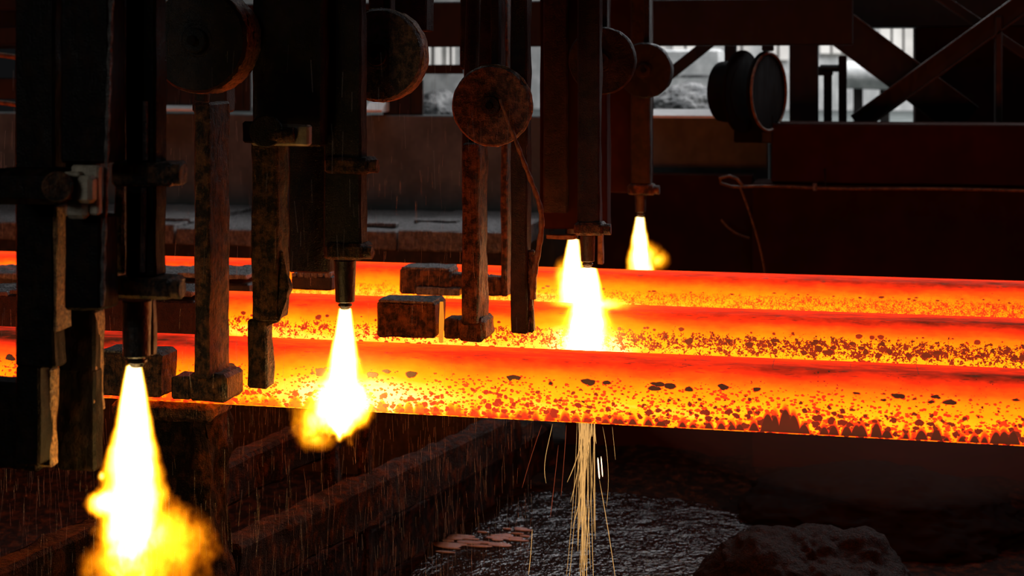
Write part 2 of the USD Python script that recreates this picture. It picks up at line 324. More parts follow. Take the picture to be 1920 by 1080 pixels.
# ------------------------------------------------------------------ the blooms
def bloom_mesh(Y, x0=-7.0, x1=8.0, r=0.035):
    pts = []
    for cy, cz, a0 in ((Y + A - r, ZB + A - r, 0), (Y + r, ZB + A - r, 90), (Y + r, ZB + r * 0.5, 180), (Y + A - r, ZB + r * 0.5, 270)):
        rr = r if cz > ZB + 0.1 else r * 0.5
        for k in range(7):
            a = math.radians(a0 + 15 * k); pts.append((cy + rr * math.cos(a) * (1 if True else 1), cz + rr * math.sin(a)))
    pts = np.array(pts); n = len(pts); xs = np.linspace(x0, x1, 61)
    v = np.array([[x, p[0], p[1]] for x in xs for p in pts]); f = []
    for i in range(len(xs) - 1):
        for j in range(n):
            k = (j + 1) % n; f += [[i*n+j, (i+1)*n+j, (i+1)*n+k], [i*n+j, (i+1)*n+k, i*n+k]]
    for j in range(1, n - 1):
        f += [[0, j, j + 1], [(len(xs)-1)*n, (len(xs)-1)*n + j + 1, (len(xs)-1)*n + j]]
    m = trimesh.Trimesh(v, f, process=False); m.fix_normals(); return m
hot1 = [(X_at(645, 0.0), 0.35, 0.26, 0.16), (X_at(760, 0.0), 0.40, 0.22, 0.10)]  # second spot: pale steam veil painted into the bloom glow
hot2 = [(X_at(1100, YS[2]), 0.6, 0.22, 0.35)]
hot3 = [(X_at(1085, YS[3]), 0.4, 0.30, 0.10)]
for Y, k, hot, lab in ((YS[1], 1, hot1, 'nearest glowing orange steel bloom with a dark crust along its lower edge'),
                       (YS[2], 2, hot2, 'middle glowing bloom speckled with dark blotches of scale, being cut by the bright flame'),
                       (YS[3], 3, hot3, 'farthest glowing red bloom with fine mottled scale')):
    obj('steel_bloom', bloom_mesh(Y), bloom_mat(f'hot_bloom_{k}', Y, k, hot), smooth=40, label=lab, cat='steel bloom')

# guide beams with crusted wet tops between the strands, at the left
def guide(x0, x1, ytop, yfront, ybot, Y, dy, lab, n):
    t = thing('guide_beam', lab, 'guide beam', at(x1, ybot, Y))
    obj('beam_body', rough(pb(x0, yfront + 3, x1, ybot, Y, dy, 0.01), 0.006, 0.06, 12, n), M['soot'], t, smooth=40)
    xs = np.linspace(x0, x1 - 2, 7)
    for a, b in zip(xs[:-1], xs[1:]):
        m = pb(a, yfront - 4, b - 2, yfront + 6, Y - 0.01, dy + 0.02, 0.005)
        obj('top_plate', rough(m, 0.010, 0.03, 26, int(a) + n), M['scale'], t, smooth=40)
    return t
guide(-330, 364, 530, 549, 622, 0.74, 0.28, 'dark guide beam with a wet crusted top behind the nearest bloom', 1)
guide(-330, 466, 490, 517, 548, 1.98, 0.36, 'dark guide beam with a wet crusted top behind the middle bloom', 2)
guide(545, 622, 505, 514, 545, 1.98, 0.25, 'short dark guide beam lit red at its right end, left of the second torch nozzle', 3)

# ------------------------------------------------------------------ gantry above (out of the picture, carries the arms)
for k, Y in enumerate(YS):
    obj('gantry_beam', beam((-4, Y - 0.1, 3.75), (5.5, Y - 0.1, 3.75), 0.22, 0.35, 0.01), M['soot'], cat='gantry beam', label=f'dark overhead gantry beam carrying the arms of strand {k}, above the picture', group=None)
TOP = 3.6
def post(x0, x1, yt, yb, Y, dy, amp=0.006, seed=0, edge=0.028, top=None):
    m = pb(x0, yt, x1, yb, Y, dy, 0.008)
    if top is not None:
        lo, hi = m.bounds; m = box(np.array([lo[0], lo[1], lo[2]]), np.array([hi[0], hi[1], top]), 0.008)
    return rough(m, amp, edge, 16, seed)

def wheel(px, py, rpx, Y, w, lab, cat='wheel', seed=0, mat='wheel'):
    c = at(px, py, Y); r = rpx * dep(px, Y) / FPX
    t = thing('wheel', lab, cat, c, group=None)
    h = 0.16 * r
    prof = np.array([[0.0, 0.01 * r], [0.30 * r, 0.01 * r], [0.32 * r, 0.03 * r], [0.955 * r, 0.0], [r, 0.015], [r * 1.0, w * 0.5], [r, w - 0.015], [0.955 * r, w], [0, w]])
    m = trimesh.creation.revolve(prof, sections=96)
    m.apply_transform(trimesh.transformations.rotation_matrix(-math.pi / 2, [1, 0, 0])); m.apply_translation(c)
    if m.volume < 0: m.invert()
    obj('rim', rough(m, 0.004, 0.014, 40, seed), M[mat.rstrip('1')], t, smooth=40)
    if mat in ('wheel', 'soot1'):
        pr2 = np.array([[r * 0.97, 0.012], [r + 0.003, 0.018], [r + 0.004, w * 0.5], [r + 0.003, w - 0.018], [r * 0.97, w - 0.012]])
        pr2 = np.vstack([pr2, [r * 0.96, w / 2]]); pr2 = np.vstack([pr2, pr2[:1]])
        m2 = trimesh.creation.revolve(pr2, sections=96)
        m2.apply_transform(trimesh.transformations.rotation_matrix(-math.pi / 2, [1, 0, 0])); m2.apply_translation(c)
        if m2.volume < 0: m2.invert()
        obj('lit_scale', rough(m2, 0.004, 0.014, 50, seed + 40), M['lit_scale'], t, smooth=40, label='flaky scale-crusted tread')
    hb = obj('hub', cyl(c - [0, 0.025, 0], c + [0, 0.02, 0], 0.24 * r, 32), M['soot'], t, smooth=40)
    obj('axle', cyl(c - [0, 0.05, 0], c + [0, w + 0.06, 0], 0.09 * r, 20), M['black'], hb, smooth=40)
    # hanger that carries the axle
    obj('hanger', beam(c + [0, w + 0.045, -0.03], [c[0], c[1] + w + 0.045, TOP], 0.07, 0.035), M['soot'], t)
    return t
wheel(368, 76, 98, -0.42, 0.17, 'large crusted wheel at top left with an orange-lit rim above the tall clamp arm', seed=1, mat='soot1')  # unlit front put into the dark face colour, flame light into the tread
wheel(708, 103, 87, 0.10, 0.11, 'dark red wheel at the top between the second torch and the rusty arm', seed=2)
wheel(921, 198, 76, 0.74, 0.05, 'brown face-on wheel above the rusty speckled arm', seed=3)
wheel(1128, 114, 64, 1.7, 0.06, 'faint dark wheel half hidden among the dark housings', seed=4, mat='soot')
wheel(1208, 132, 52, 3.3, 0.10, 'small black wheel against the bright window at the right of the dark housings', seed=5, mat='girder')

# ------------------------------------------------------------------ clamp arms
def jaw(t, x0, x1, yt, yf, yb, Y, dy, seed):
    jb = obj('jaw_block', rough(pb(x0, yf, x1, yb, Y, dy, 0.012), 0.005, 0.03, 16, seed), M['crust'], t, smooth=40)
    obj('jaw_plate', rough(pb(x0 + 3, yf - 2.5, x1 - 4, yf + 3, Y + 0.006, dy - 0.012, 0.004), 0.004, 0.03, 24, seed + 1), M['scale'], jb, smooth=40)

# strand 0 (empty, nearest): arm pair and the black blocks at the far left
Y = -1.42
a0 = thing('clamp_arm', 'broad black clamp arm at the far left edge with an orange-lit side strip', 'clamp arm', at(64, 870, Y))
obj('arm_plate', post(27, 101, 0, 690, Y, 0.085, 0.005, 21, top=TOP), M['black'], a0, smooth=40)
obj('arm_tip', post(27, 74, 686, 874, Y, 0.085, 0.005, 22), M['black'], a0, smooth=40)
obj('lit_side_crust', post(100, 106, 388, 622, Y + 0.0, 0.10, 0.008, 24), M['lit_scale'], a0, smooth=40)  # lit side of the arm: orange bloom light put into the crust colour
obj('lit_tip_crust', post(68, 98, 690, 878, Y + 0.06, 0.05, 0.008, 25), M['lit_scale'], a0, smooth=40)  # crust strip coloured as if lit orange
obj('foot', rough(pb(-70, 716, 70, 880, Y + 0.10, 0.12, 0.01), 0.006, 0.04, 12, 26), M['black'], a0, smooth=40)
a1 = thing('clamp_arm', 'second black clamp arm from the left, its right edge lit, behind the first torch flame', 'clamp arm', at(140, 880, -1.2))
obj('arm_plate', post(108, 176, 0, 700, -1.2, 0.05, 0.005, 31, top=TOP), M['black'], a1, smooth=40)
obj('arm_tip', post(106, 178, 690, 882, -1.2, 0.06, 0.008, 32), M['black'], a1, smooth=40)
obj('edge_crust_or_glow', post(172, 178, 585, 775, -1.195, 0.07, 0.007, 33), M['lit_scale'], a1, smooth=40)  # lit right edge, its glow put into the crust colour
bk = thing('cylinder_block', 'black rectangular cylinder block under the pale bracket at the left', 'cylinder block', at(154, 580, -1.5))
obj('block', post(120, 188, 404, 582, -1.5, 0.12, 0.003, 35), M['black'], bk, smooth=40)
obj('rod_housing', post(112, 203, 0, 306, -1.48, 0.12, 0.004, 36, top=TOP), M['black'], bk, smooth=40)
br = thing('bracket', 'pale worn bracket plates bolted to the black arms at the far left', 'bracket', at(150, 400, -1.6))
obj('clamp_body', rough(pb(-30, 318, 112, 384, -1.62, 0.16, 0.02), 0.005, 0.03, 14, 41), M['black'], br, smooth=40)
obj('boss', cyl(at(108, 350, -1.66), at(108, 350, -1.5), 0.046, 28), M['crust'], br, smooth=40)
obj('plate', rough(pb(64, 322, 148, 332, -1.58, 0.10, 0.006), 0.003, 0.03, 14, 42), M['bracket'], br, smooth=40)
obj('plate', rough(pb(132, 310, 184, 404, -1.55, 0.03, 0.006), 0.003, 0.03, 14, 43), M['bracket'], br, smooth=40)
obj('lug', rough(pb(140, 330, 170, 382, -1.60, 0.05, 0.012), 0.003, 0.02, 14, 44), M['bracket'], br, smooth=40)
obj('lug', rough(pb(120, 376, 160, 410, -1.57, 0.04, 0.012), 0.003, 0.02, 14, 45), M['bracket'], br, smooth=40)
P = [at(211, -60, -1.5), at(207, 60, -1.5), at(205, 120, -1.5), at(201, 260, -1.5), at(199, 330, -1.5), at(195, 460, -1.5), at(192, 574, -1.5)]
obj('hydraulic_pipe', tube(spline(P, 40), 0.0075 + 0.0022 * np.sin(np.arange(40) * 1.9), 10), M['scale'], smooth=True, label='thin wet hydraulic pipe hanging beside the first torch, glinting along its length', cat='pipe')

def knob(t, x, y, Y, r, seed, length=0.05):
    c = at(x, y, Y)
    obj('clamp_screw', rough(cyl(c + [-0.07, 0, 0], c + [length, 0.0, 0.0], r, 14), 0.003, 0.02, 30, seed), M['crust'], t, smooth=40)
def torch(lab, Y, bx0, bx1, yb, collars, nz, tip, seed, side=None, mat='black'):
    """A cutting torch: square guide column, collars with clamp screws, tapered nozzle and tip."""
    xm = (nz[0] + nz[1]) / 2; c = at(xm, nz[2], Y)
    t = thing('cutting_torch', lab, 'cutting torch', at(xm, tip[3], Y))
    d = 0.085
    obj('guide_column', post(bx0, bx1, 0, yb, Y - d / 2, d, 0.0035, seed, top=TOP), M[mat], t, smooth=40)
    for k, (x0, y0, x1, y1) in enumerate(collars):
        cl = obj('collar', rough(pb(x0, y0, x1, y1, Y - 0.065, 0.13, 0.012), 0.004, 0.025, 20, seed + 3 + k), M['crust'], t, smooth=40)
        knob(cl, x1 - 4, (y0 + y1) / 2, Y - 0.03, 0.42 * (y1 - y0) * dep(xm, Y) / FPX, seed + 9 + k)
    s = dep(xm, Y) / FPX
    rt, rb = (nz[1] - nz[0]) / 2 * s, (nz[1] - nz[0]) / 2 * s * nz[4]
    nzp = obj('nozzle', cyl(at(xm, nz[3], Y), at(xm, nz[2], Y), rb, 28, rt), M['nozzle'], t, smooth=40)
    xt = (tip[0] + tip[1]) / 2
    pr = np.array([[0, 0], [.55, 0], [.60, .02], [.80, .35], [1.0, .42], [1.0, .62], [.8, .68], [.8, 1.0], [0, 1.0]])
    rr, hh = (tip[1] - tip[0]) / 2 * s, (tip[3] - tip[2]) * s
    m = trimesh.creation.revolve(pr * [rr, hh], sections=28); m.apply_translation(at(xm, tip[3], Y))
    obj('tip', m, M['nozzle'], nzp, smooth=40)
    return t, at(xm, tip[3], Y)
t0, tip0 = torch('nearest cutting torch at the left, black column with two crusted collars above a white flame', YS[0], 234, 291, 520,
                 [(206, 304, 320, 350), (206, 522, 318, 562)], (229, 284, 562, 668, 0.92), (236, 274, 666, 688), 51)
obj('side_strip', post(214, 232, 100, 514, YS[0] + 0.02, 0.05, 0.008, 57), M['crust'], t0, smooth=40)
obj('side_strip', post(281, 287, 562, 668, YS[0] + 0.02, 0.03, 0.005, 58), M['rust'], t0, smooth=40)  # lit right side of the nozzle, put in as a rust-coloured strip
obj('glint_rod', cyl(at(273, 300, YS[0] - 0.05), at(273, 190, YS[0] - 0.05), 0.009, 12), M['scale'], t0, smooth=40)
obj('glint_rod', cyl(at(268, 510, YS[0] - 0.05), at(270, 352, YS[0] - 0.05), 0.009, 12), M['scale'], t0, smooth=40)
t1, tip1 = torch('cutting torch in the middle left, dark column and tapered black nozzle over the nearest bloom', -0.09, 606, 676, 486,
                 [(606, 296, 690, 326), (608, 458, 680, 488)], (626, 668, 487, 566, 0.86), (634, 660, 564, 580), 61, mat='soot')
t2, tip2 = torch('cutting torch over the middle bloom, nozzle just above the tallest bright flame', YS[2] - 0.02, 1082, 1124, 440,
                 [(1076, 418, 1130, 442)], (1088, 1116, 440, 490, 0.9), (1092, 1112, 488, 503), 71, mat='soot')
t3, tip3 = torch('cutting torch of the farthest bloom, its nozzle hidden in dark housing behind the double flame', YS[3] - 0.02, 1052, 1094, 400,
                 [(1048, 384, 1098, 404)], (1062, 1088, 402, 440, 0.9), (1066, 1084, 438, 450), 81, mat='soot')
t4, tip4 = torch('cutting torch at the back right, dark nozzle over the small flame behind the blooms', YS[4], 1182, 1220, 365,
                 [(1176, 346, 1226, 366)], (1190, 1212, 365, 398, 0.9), (1193, 1209, 397, 408), 91, mat='soot')

# strand 1
Y = -0.36
a = thing('clamp_arm', 'tall plain clamp arm below the orange-rimmed wheel, its foot on the nearest bloom', 'clamp arm', at(394, 755, Y))
obj('arm_plate', post(363, 392, 193, 712, Y, 0.20, 0.006, 101, top=None), M['crust'], a, smooth=40)
obj('foot', rough(pb(352, 702, 422, 755, Y + 0.03, 0.19, 0.015), 0.006, 0.03, 16, 102), M['crust'], a, smooth=40)
obj('link_bar', rough(pb(320, 707, 356, 750, Y + 0.06, 0.12, 0.008), 0.004, 0.03, 16, 103), M['crust'], a, smooth=40)
jaw(a, 184, 302, 650, 661, 745, Y + 0.02, 0.15, 104)
obj('suspension_rod', cyl(at(378, 190, Y + 0.26), [X_at(378, Y), Y + 0.26, TOP], 0.03, 16), M['soot'], a)
Y = -0.30
a = thing('clamp_arm', 'broken-edged crusted clamp arm left of the second torch with a cracked narrow tip', 'clamp arm', at(490, 728, Y))
obj('arm_plate', post(471, 520, 262, 603, Y, 0.13, 0.009, 111), M['crust'], a, smooth=40)
obj('arm_tip', post(463, 500, 600, 728, Y + 0.01, 0.075, 0.006, 112), M['crust'], a, smooth=40)
hp = np.array([[511, 598], [546, 560], [548, 500], [530, 480], [505, 540]])
obj('slag_lump', rough(trimesh.convex.convex_hull(np.array([at(x, y, Y + d) for x, y in ((500, 480), (532, 470), (545, 540), (520, 600), (500, 610)) for d in (0.02, 0.11)])), 0.012, 0.02, 22, 113), M['crust'], a, smooth=40)
obj('suspension_plate', post(473, 604, 0, 275, Y + 0.06, 0.08, 0.004, 114, top=TOP), M['soot'], a, smooth=40)
hs = obj('housing', post(540, 618, 250, 512, 0.12, 0.14, 0.006, 115, top=TOP), M['soot'], smooth=40, label='dark boxy housing hanging between the broken clamp arm and the second torch', cat='housing')
br = thing('bracket', 'bracket with a round boss bolted across the top of the broken clamp arm', 'bracket', at(520, 275, Y - 0.05))
obj('plate', rough(pb(470, 234, 578, 274, Y - 0.06, 0.05, 0.008), 0.003, 0.03, 14, 121), M['bracket'], br, smooth=40)
obj('end_block', rough(pb(454, 228, 474, 268, Y - 0.09, 0.08, 0.008), 0.003, 0.03, 14, 122), M['black'], br, smooth=40)
obj('boss', rough(cyl(at(499, 246, Y - 0.12), at(499, 246, Y + 0.0), 0.062, 28), 0.004, 0.02, 20, 123), M['soot'], br, smooth=40)
obj('pin', rough(cyl(at(505, 256, Y - 0.09), at(552, 252, Y - 0.07), 0.028, 20), 0.004, 0.02, 20, 124), M['crust'], br, smooth=40)

# strand 2
Y = 0.86
a = thing('clamp_arm', 'rusty speckled clamp arm below the face-on wheel, its foot on the middle bloom', 'clamp arm', at(900, 640, Y))
obj('arm_plate', post(866, 897, 268, 610, Y, 0.19, 0.007, 131), M['crust'], a, smooth=40)
obj('foot', rough(pb(856, 598, 908, 641, Y + 0.02, 0.22, 0.018), 0.010, 0.025, 20, 132), M['crust'], a, smooth=40)
obj('link_bar', rough(pb(832, 598, 860, 636, Y + 0.05, 0.12, 0.008), 0.004, 0.03, 16, 133), M['crust'], a, smooth=40)
jaw(a, 706, 816, 557, 566, 634, Y + 0.02, 0.19, 134)
obj('suspension_rod', cyl(at(880, 275, Y + 0.12), [X_at(880, Y), Y + 0.12, TOP], 0.035, 16), M['soot'], a)
a = thing('clamp_arm', 'dark flat clamp arm left of the double flame with a rusty hose running down', 'clamp arm', at(975, 626, Y))
obj('arm_plate', post(957, 988, 282, 626, Y, 0.10, 0.005, 141, top=TOP), M['soot'], a, smooth=40)
obj('edge_crust_or_glow', post(987, 1000, 470, 624, Y + 0.02, 0.05, 0.010, 142), M['crust'], a, smooth=40)
P = [at(938, 186, 0.70), at(952, 225, 0.70), at(975, 285, 0.72), at(998, 345, Y - 0.08), at(1015, 402, Y - 0.04), at(1014, 440, Y - 0.03), at(1004, 500, Y - 0.02), at(1000, 560, Y)]
pp = spline(P, 40)
obj('hose', tube(pp, np.linspace(0.008, 0.015, 40) + 0.002 * np.sin(np.arange(40) * 2.1), 10), M['rust'], smooth=True, label='bent rusty hose hanging from the face-on wheel down the dark flat clamp arm', cat='hose')
# the hot drip in front of the jaw
g = G(); 
obj('hot_drip', tube([at(828, 566, Y - 0.03), at(828, 600, Y - 0.03), at(827, 642, Y - 0.03)], [0.008, 0.012, 0.010], 12), emis('hot_drip', (1.0, 0.30, 0.02), 0.9), smooth=True, label='thin upright orange trickle of molten metal on the jaw block left of the rusty arm', cat='molten drip')

# strand 3
Y = 2.12
a = thing('clamp_arm', 'thin dark red clamp arm standing behind, between the rusty arm and the flat arm', 'clamp arm', at(949, 556, Y))
obj('arm_plate', post(939, 951, 250, 556, Y, 0.12, 0.006, 151, top=TOP), M['crust'], a, smooth=40)
obj('foot', rough(pb(905, 520, 941, 556, Y + 0.02, 0.14, 0.012), 0.006, 0.03, 20, 152), M['crust'], a, smooth=40)
obj('link_bar', rough(pb(842, 514, 910, 545, Y + 0.05, 0.1, 0.008), 0.004, 0.03, 16, 153), M['crust'], a, smooth=40)
jaw(a, 749, 846, 497, 504, 552, Y + 0.02, 0.18, 154)
obj('slide_plate', rough(box(at(780, 553, Y - 0.02), at(862, 541, Y - 0.02) + [0.0, 0.12, 0], 0.005), 0.005, 0.03, 24, 161), M['scale'], smooth=40, label='wet grey slide plate lying between the two jaw blocks', cat='plate')

# dark housings of strands 3 and 4
hs = thing('housing', 'big dark machine housing above the double flame, with a thin rusty lower edge', 'housing', at(1075, 440, 1.9))
obj('body', post(1012, 1138, 0, 430, 1.9, 0.14, 0.004, 171, edge=0.05, top=TOP), M['redwall'], hs, smooth=40)
obj('edge_strip', rough(pb(1024, 441, 1076, 449, 1.86, 0.05, 0.004), 0.006, 0.02, 24, 172), M['rust'], hs, smooth=40)
obj('edge_strip', rough(pb(1076, 428, 1140, 434, 1.86, 0.05, 0.004), 0.006, 0.02, 24, 173), M['rust'], hs, smooth=40)
obj('hanger_leg', rough(pb(1120, 430, 1130, 496, 1.88, 0.05, 0.004), 0.004, 0.02, 24, 174), M['rust'], hs, smooth=40)
obj('cover_plate', post(1018, 1064, 0, 400, 1.84, 0.05, 0.004, 175, edge=0.05, top=TOP), M['soot'], hs, smooth=40)
obj('housing', post(1140, 1216, 0, 362, 3.84, 0.25, 0.004, 176, edge=0.06, top=TOP), M['redwall'], smooth=40, label='tall dark housing beside the window opening, above the small back flame', cat='housing')
obj('housing', post(862, 938, 0, 130, 1.2, 0.12, 0.004, 177, edge=0.05, top=TOP), M['soot'], smooth=40, label='dark housing hanging above the face-on wheel', cat='housing')
obj('housing', post(690, 800, 0, 60, 0.5, 0.12, 0.004, 178, edge=0.05, top=TOP), M['soot'], smooth=40, label='dark housing above the dark red wheel', cat='housing')
obj('header_beam', beam([X_at(-300, 5.2), 5.2, Z_at(600, 48, 5.2)], [X_at(1600, 5.2), 5.2, Z_at(600, 48, 5.2)], 0.2, 0.34, 0.01), M['girder'], label='dark horizontal beam running behind the wheels near the top', cat='beam')
t = thing('cross_rail', 'short dark rail across the small opening right of the dark red wheel', 'rail', at(815, 130, 5.4))
obj('rail', beam([X_at(760, 5.2), 5.2, Z_at(800, 130, 5.2)], [X_at(870, 5.2), 5.2, Z_at(800, 130, 5.2)], 0.06, 0.07, 0.004), M['girder'], t)
for xx in (768, 862): obj('hanger', pb(xx, 40, xx + 6, 132, 5.18, 0.05, 0.003), M['girder'], t)
obj('post', post(360, 424, 0, 210, 0.6, 0.1, 0.004, 179, top=TOP), M['soot'], smooth=40, label='dark upright behind the orange-rimmed wheel', cat='post')
for x0, x1, y0, y1, lab in ((236, 470, 60, 196, 'dark wire screen standing on the low grey wall behind the orange-rimmed wheel'), (718, 792, 150, 208, 'small dark screen on the low grey wall under the dark red wheel')):
    sc = thing('screen', lab, 'screen', at((x0 + x1) / 2, y1, 6.08))
    obj('sheet', pb(x0, y0, x1, y1 + 12, 6.06, 0.03, 0.003), M['girder'], sc)
    for q in range(int((x1 - x0) / 24) + 1): obj('rib', pb(x0 + q * 24, y0, x0 + q * 24 + 3, y1 + 10, 6.045, 0.02, 0.002), M['soot'], sc)
# far left bits
for nm, y, r, Yp, lab in (('pipe', 103, 0.018, 3.2, 'orange-lit pipe crossing the upper left corner behind the black arm'), ('pipe', 192, 0.016, 3.0, 'lower orange-lit pipe at the left edge behind the black arm')):
    obj(nm, tube([at(-120, y - 4, Yp), at(0, y, Yp), at(45, y + 6, Yp), at(130, y + 8, Yp)], r, 12), M['rust'], smooth=True, label=lab, cat='pipe')
for y0, y1, lab in ((-40, 18, 'upper'), (50, 84, 'middle'), (146, 186, 'lower')):
    obj('cross_beam', pb(-160, y0, 140, y1, 4.2, 0.15, 0.01), M['girder'], label=f'{lab} dark cross beam at the left edge behind the black arm', cat='beam')

# ------------------------------------------------------------------ right background
Y = 5.3
hs = thing('housing', 'long dark oxide-red casing behind the blooms at the right', 'housing', at(1700, 500, Y))
obj('upper_casing', pb(1446, 235, 2500, 350, Y, 0.6, 0.01), M['redwall'], hs)
obj('lower_casing', pb(1410, 352, 2500, 1000, Y + 0.06, 0.5, 0.01), M['redwall'], hs)
obj('end_flange', pb(1428, 238, 1448, 268, Y - 0.03, 0.12, 0.006), M['girder'], hs)
obj('lower_panel', pb(1060, 326, 1412, 1000, Y + 0.35, 0.2, 0.01), M['redwall'], hs)
hr = thing('hand_rail', 'thin orange-lit pipe rail with a looped end in front of the red casing', 'rail', at(1600, 352, Y - 0.1))
pl = [at(2300, 368, Y - 0.1), at(1920, 358, Y - 0.1), at(1700, 354, Y - 0.1), at(1540, 353, Y - 0.1), at(1400, 350, Y - 0.1), at(1360, 347, Y - 0.1), at(1346, 338, Y - 0.1), at(1358, 331, Y - 0.1), at(1380, 334, Y - 0.1), at(1392, 348, Y - 0.1)]
obj('pipe', tube(spline(pl, 60), 0.011, 10), M['rust'], hr, smooth=True)
obj('clip', pb(1524, 344, 1532, 358, Y - 0.13, 0.05, 0.003), M['scale'], hr)
obj('stay', tube([at(1548, 356, Y - 0.1), at(1547, 322, Y - 0.06), at(1546, 318, Y - 0.02)], 0.006, 8), M['girder'], hr, smooth=True)
obj('cable', tube(spline([at(1388, 352, Y - 0.12), at(1398, 378, Y - 0.12), at(1412, 420, Y - 0.12), at(1424, 462, Y - 0.12), at(1434, 512, Y - 0.12)], 24), 0.008, 8), M['rust'], smooth=True, label='thin cable hanging from the looped end of the pipe rail', cat='cable')
obj('cable', tube(spline([at(1352, 412, Y + .2), at(1378, 436, Y + .2), at(1405, 446, Y + .2)], 16), 0.008, 8), M['rust'], smooth=True, label='short slack cable below the looped rail end', cat='cable')
# cable reel
rl = thing('cable_reel', 'dark cable reel standing before the bright windows at the left end of the red casing', 'cable reel', at(1420, 268, 5.2))
def discpart(name, px, py, rx, ry, Yc, w, mat, parent, yaw=0.9):
    c = at(px, py, Yc); s = dep(px, Yc) / FPX; r = ry * s
    prof = np.array([[0, 0], [r * .97, 0], [r, w * .2], [r, w * .8], [r * .97, w], [0, w]])
    m = trimesh.creation.revolve(prof, sections=64)
    m.apply_transform(trimesh.transformations.rotation_matrix(-math.pi / 2, [1, 0, 0])); m.apply_transform(trimesh.transformations.rotation_matrix(yaw, [0, 0, 1])); m.apply_translation(c)
    if m.volume < 0: m.invert()
    return obj(name, m, mat, parent, smooth=40)
YR = 5.2
discpart('flange', 1396, 172, 0, 78, YR, 0.03, M['matt'], rl, 1.16); discpart('flange', 1440, 172, 0, 76, YR + 0.04, 0.03, M['matt'], rl, 1.16)
discpart('drum', 1398, 172, 0, 58, YR + 0.01, 0.2, M['matt'], rl, 1.16)
c = at(1442, 172, YR + 0.035); rr = 73 * dep(1440, YR) / FPX
m = trimesh.creation.torus(rr, 0.010, 64, 10); m.apply_transform(trimesh.transformations.rotation_matrix(-math.pi / 2, [1, 0, 0])); m.apply_transform(trimesh.transformations.rotation_matrix(1.16, [0, 0, 1])); m.apply_translation(c)
obj('rim_band', m, M['rust'], rl, smooth=True)
obj('stand', pb(1350, 138, 1398, 222, YR + 0.02, 0.08, 0.01), M['matt'], rl); obj('stand', pb(1376, 214, 1450, 268, YR + 0.10, 0.1, 0.01), M['matt'], rl)
# trusses and columns
def brace(lab, x0, y0, x1, y1, Yb, wpx, hdep=0.10, strip=True):
    t = thing('brace', lab, 'brace', at((x0 + x1) / 2, (y0 + y1) / 2, Yb)); s = dep(1600, Yb) / FPX
    a_, b_ = at(x0, y0, Yb), at(x1, y1, Yb)
    obj('web', beam(a_, b_, 0.05, wpx * s), M['girder'], t)
    dv = (b_ - a_) / np.linalg.norm(b_ - a_); nv = np.cross(dv, [0, 1, 0]); nv *= np.sign(nv[2])
    for k in (-1, 1):
        o = nv * k * wpx * s / 2
        obj('flange', beam(a_ + o, b_ + o, hdep, 0.014, 0.002), M['brown'] if strip else M['girder'], t)  # browner flanges: lit girder edges put into the colour
    return t
brace('broad dark diagonal girder falling to the right across the windows at top right', 1452, -40, 1812, 228, 6.2, 66)
brace('diagonal girder rising to the top right corner, in front of the broad girder', 1606, 232, 1990, -46, 6.05, 34)
brace('slim diagonal strut rising right from the small black wheel', 1240, 152, 1420, 8, 5.6, 18, 0.05, False)
brace('slim diagonal strut in the top right corner above the rising girder', 1740, -20, 1945, 118, 6.3, 14, 0.05)
obj('column', pb(1480, 40, 1534, 240, 6.2, 0.3, 0.01), M['girder'], label='broad dark column in front of the bright windows, right of the cable reel', cat='column')
obj('column', pb(1358, -40, 1380, 150, 6.1, 0.12, 0.01), M['girder'], label='narrow dark column above the cable reel', cat='column')
obj('column', pb(1428, -30, 1450, 96, 5.9, 0.12, 0.01), M['girder'], label='short dark hanger column above the right side of the cable reel', cat='column')
obj('column', pb(1572, 104, 1588, 240, 6.6, 0.1, 0.01), M['redwall'], label='thin dark post in the middle of the window opening', cat='column')
obj('column', pb(1866, 30, 1880, 240, 6.0, 0.08, 0.01), M['brown'], label='thin brown post near the right edge behind the rising girder', cat='column')
obj('valve', trimesh.util.concatenate([pb(1532, 124, 1562, 142, 6.7, 0.1, 0.01), pb(1544, 140, 1560, 238, 6.72, 0.06, 0.006), cyl(at(1538, 128, 6.7), at(1575, 128, 6.7), 0.03, 14)]), M['girder'], label='dark valve on a stem between the broad column and the thin post', cat='valve')
obj('roof_girder', pb(1180, -60, 2500, 50, 7.0, 0.4, 0.01), M['girder'], label='dark deep girder along the top of the window opening', cat='girder')
obj('side_casing', pb(1716, 40, 2500, 240, 7.2, 0.4, 0.01), M['redwall'], label='dark casing filling the right of the window opening behind the girders', cat='casing')

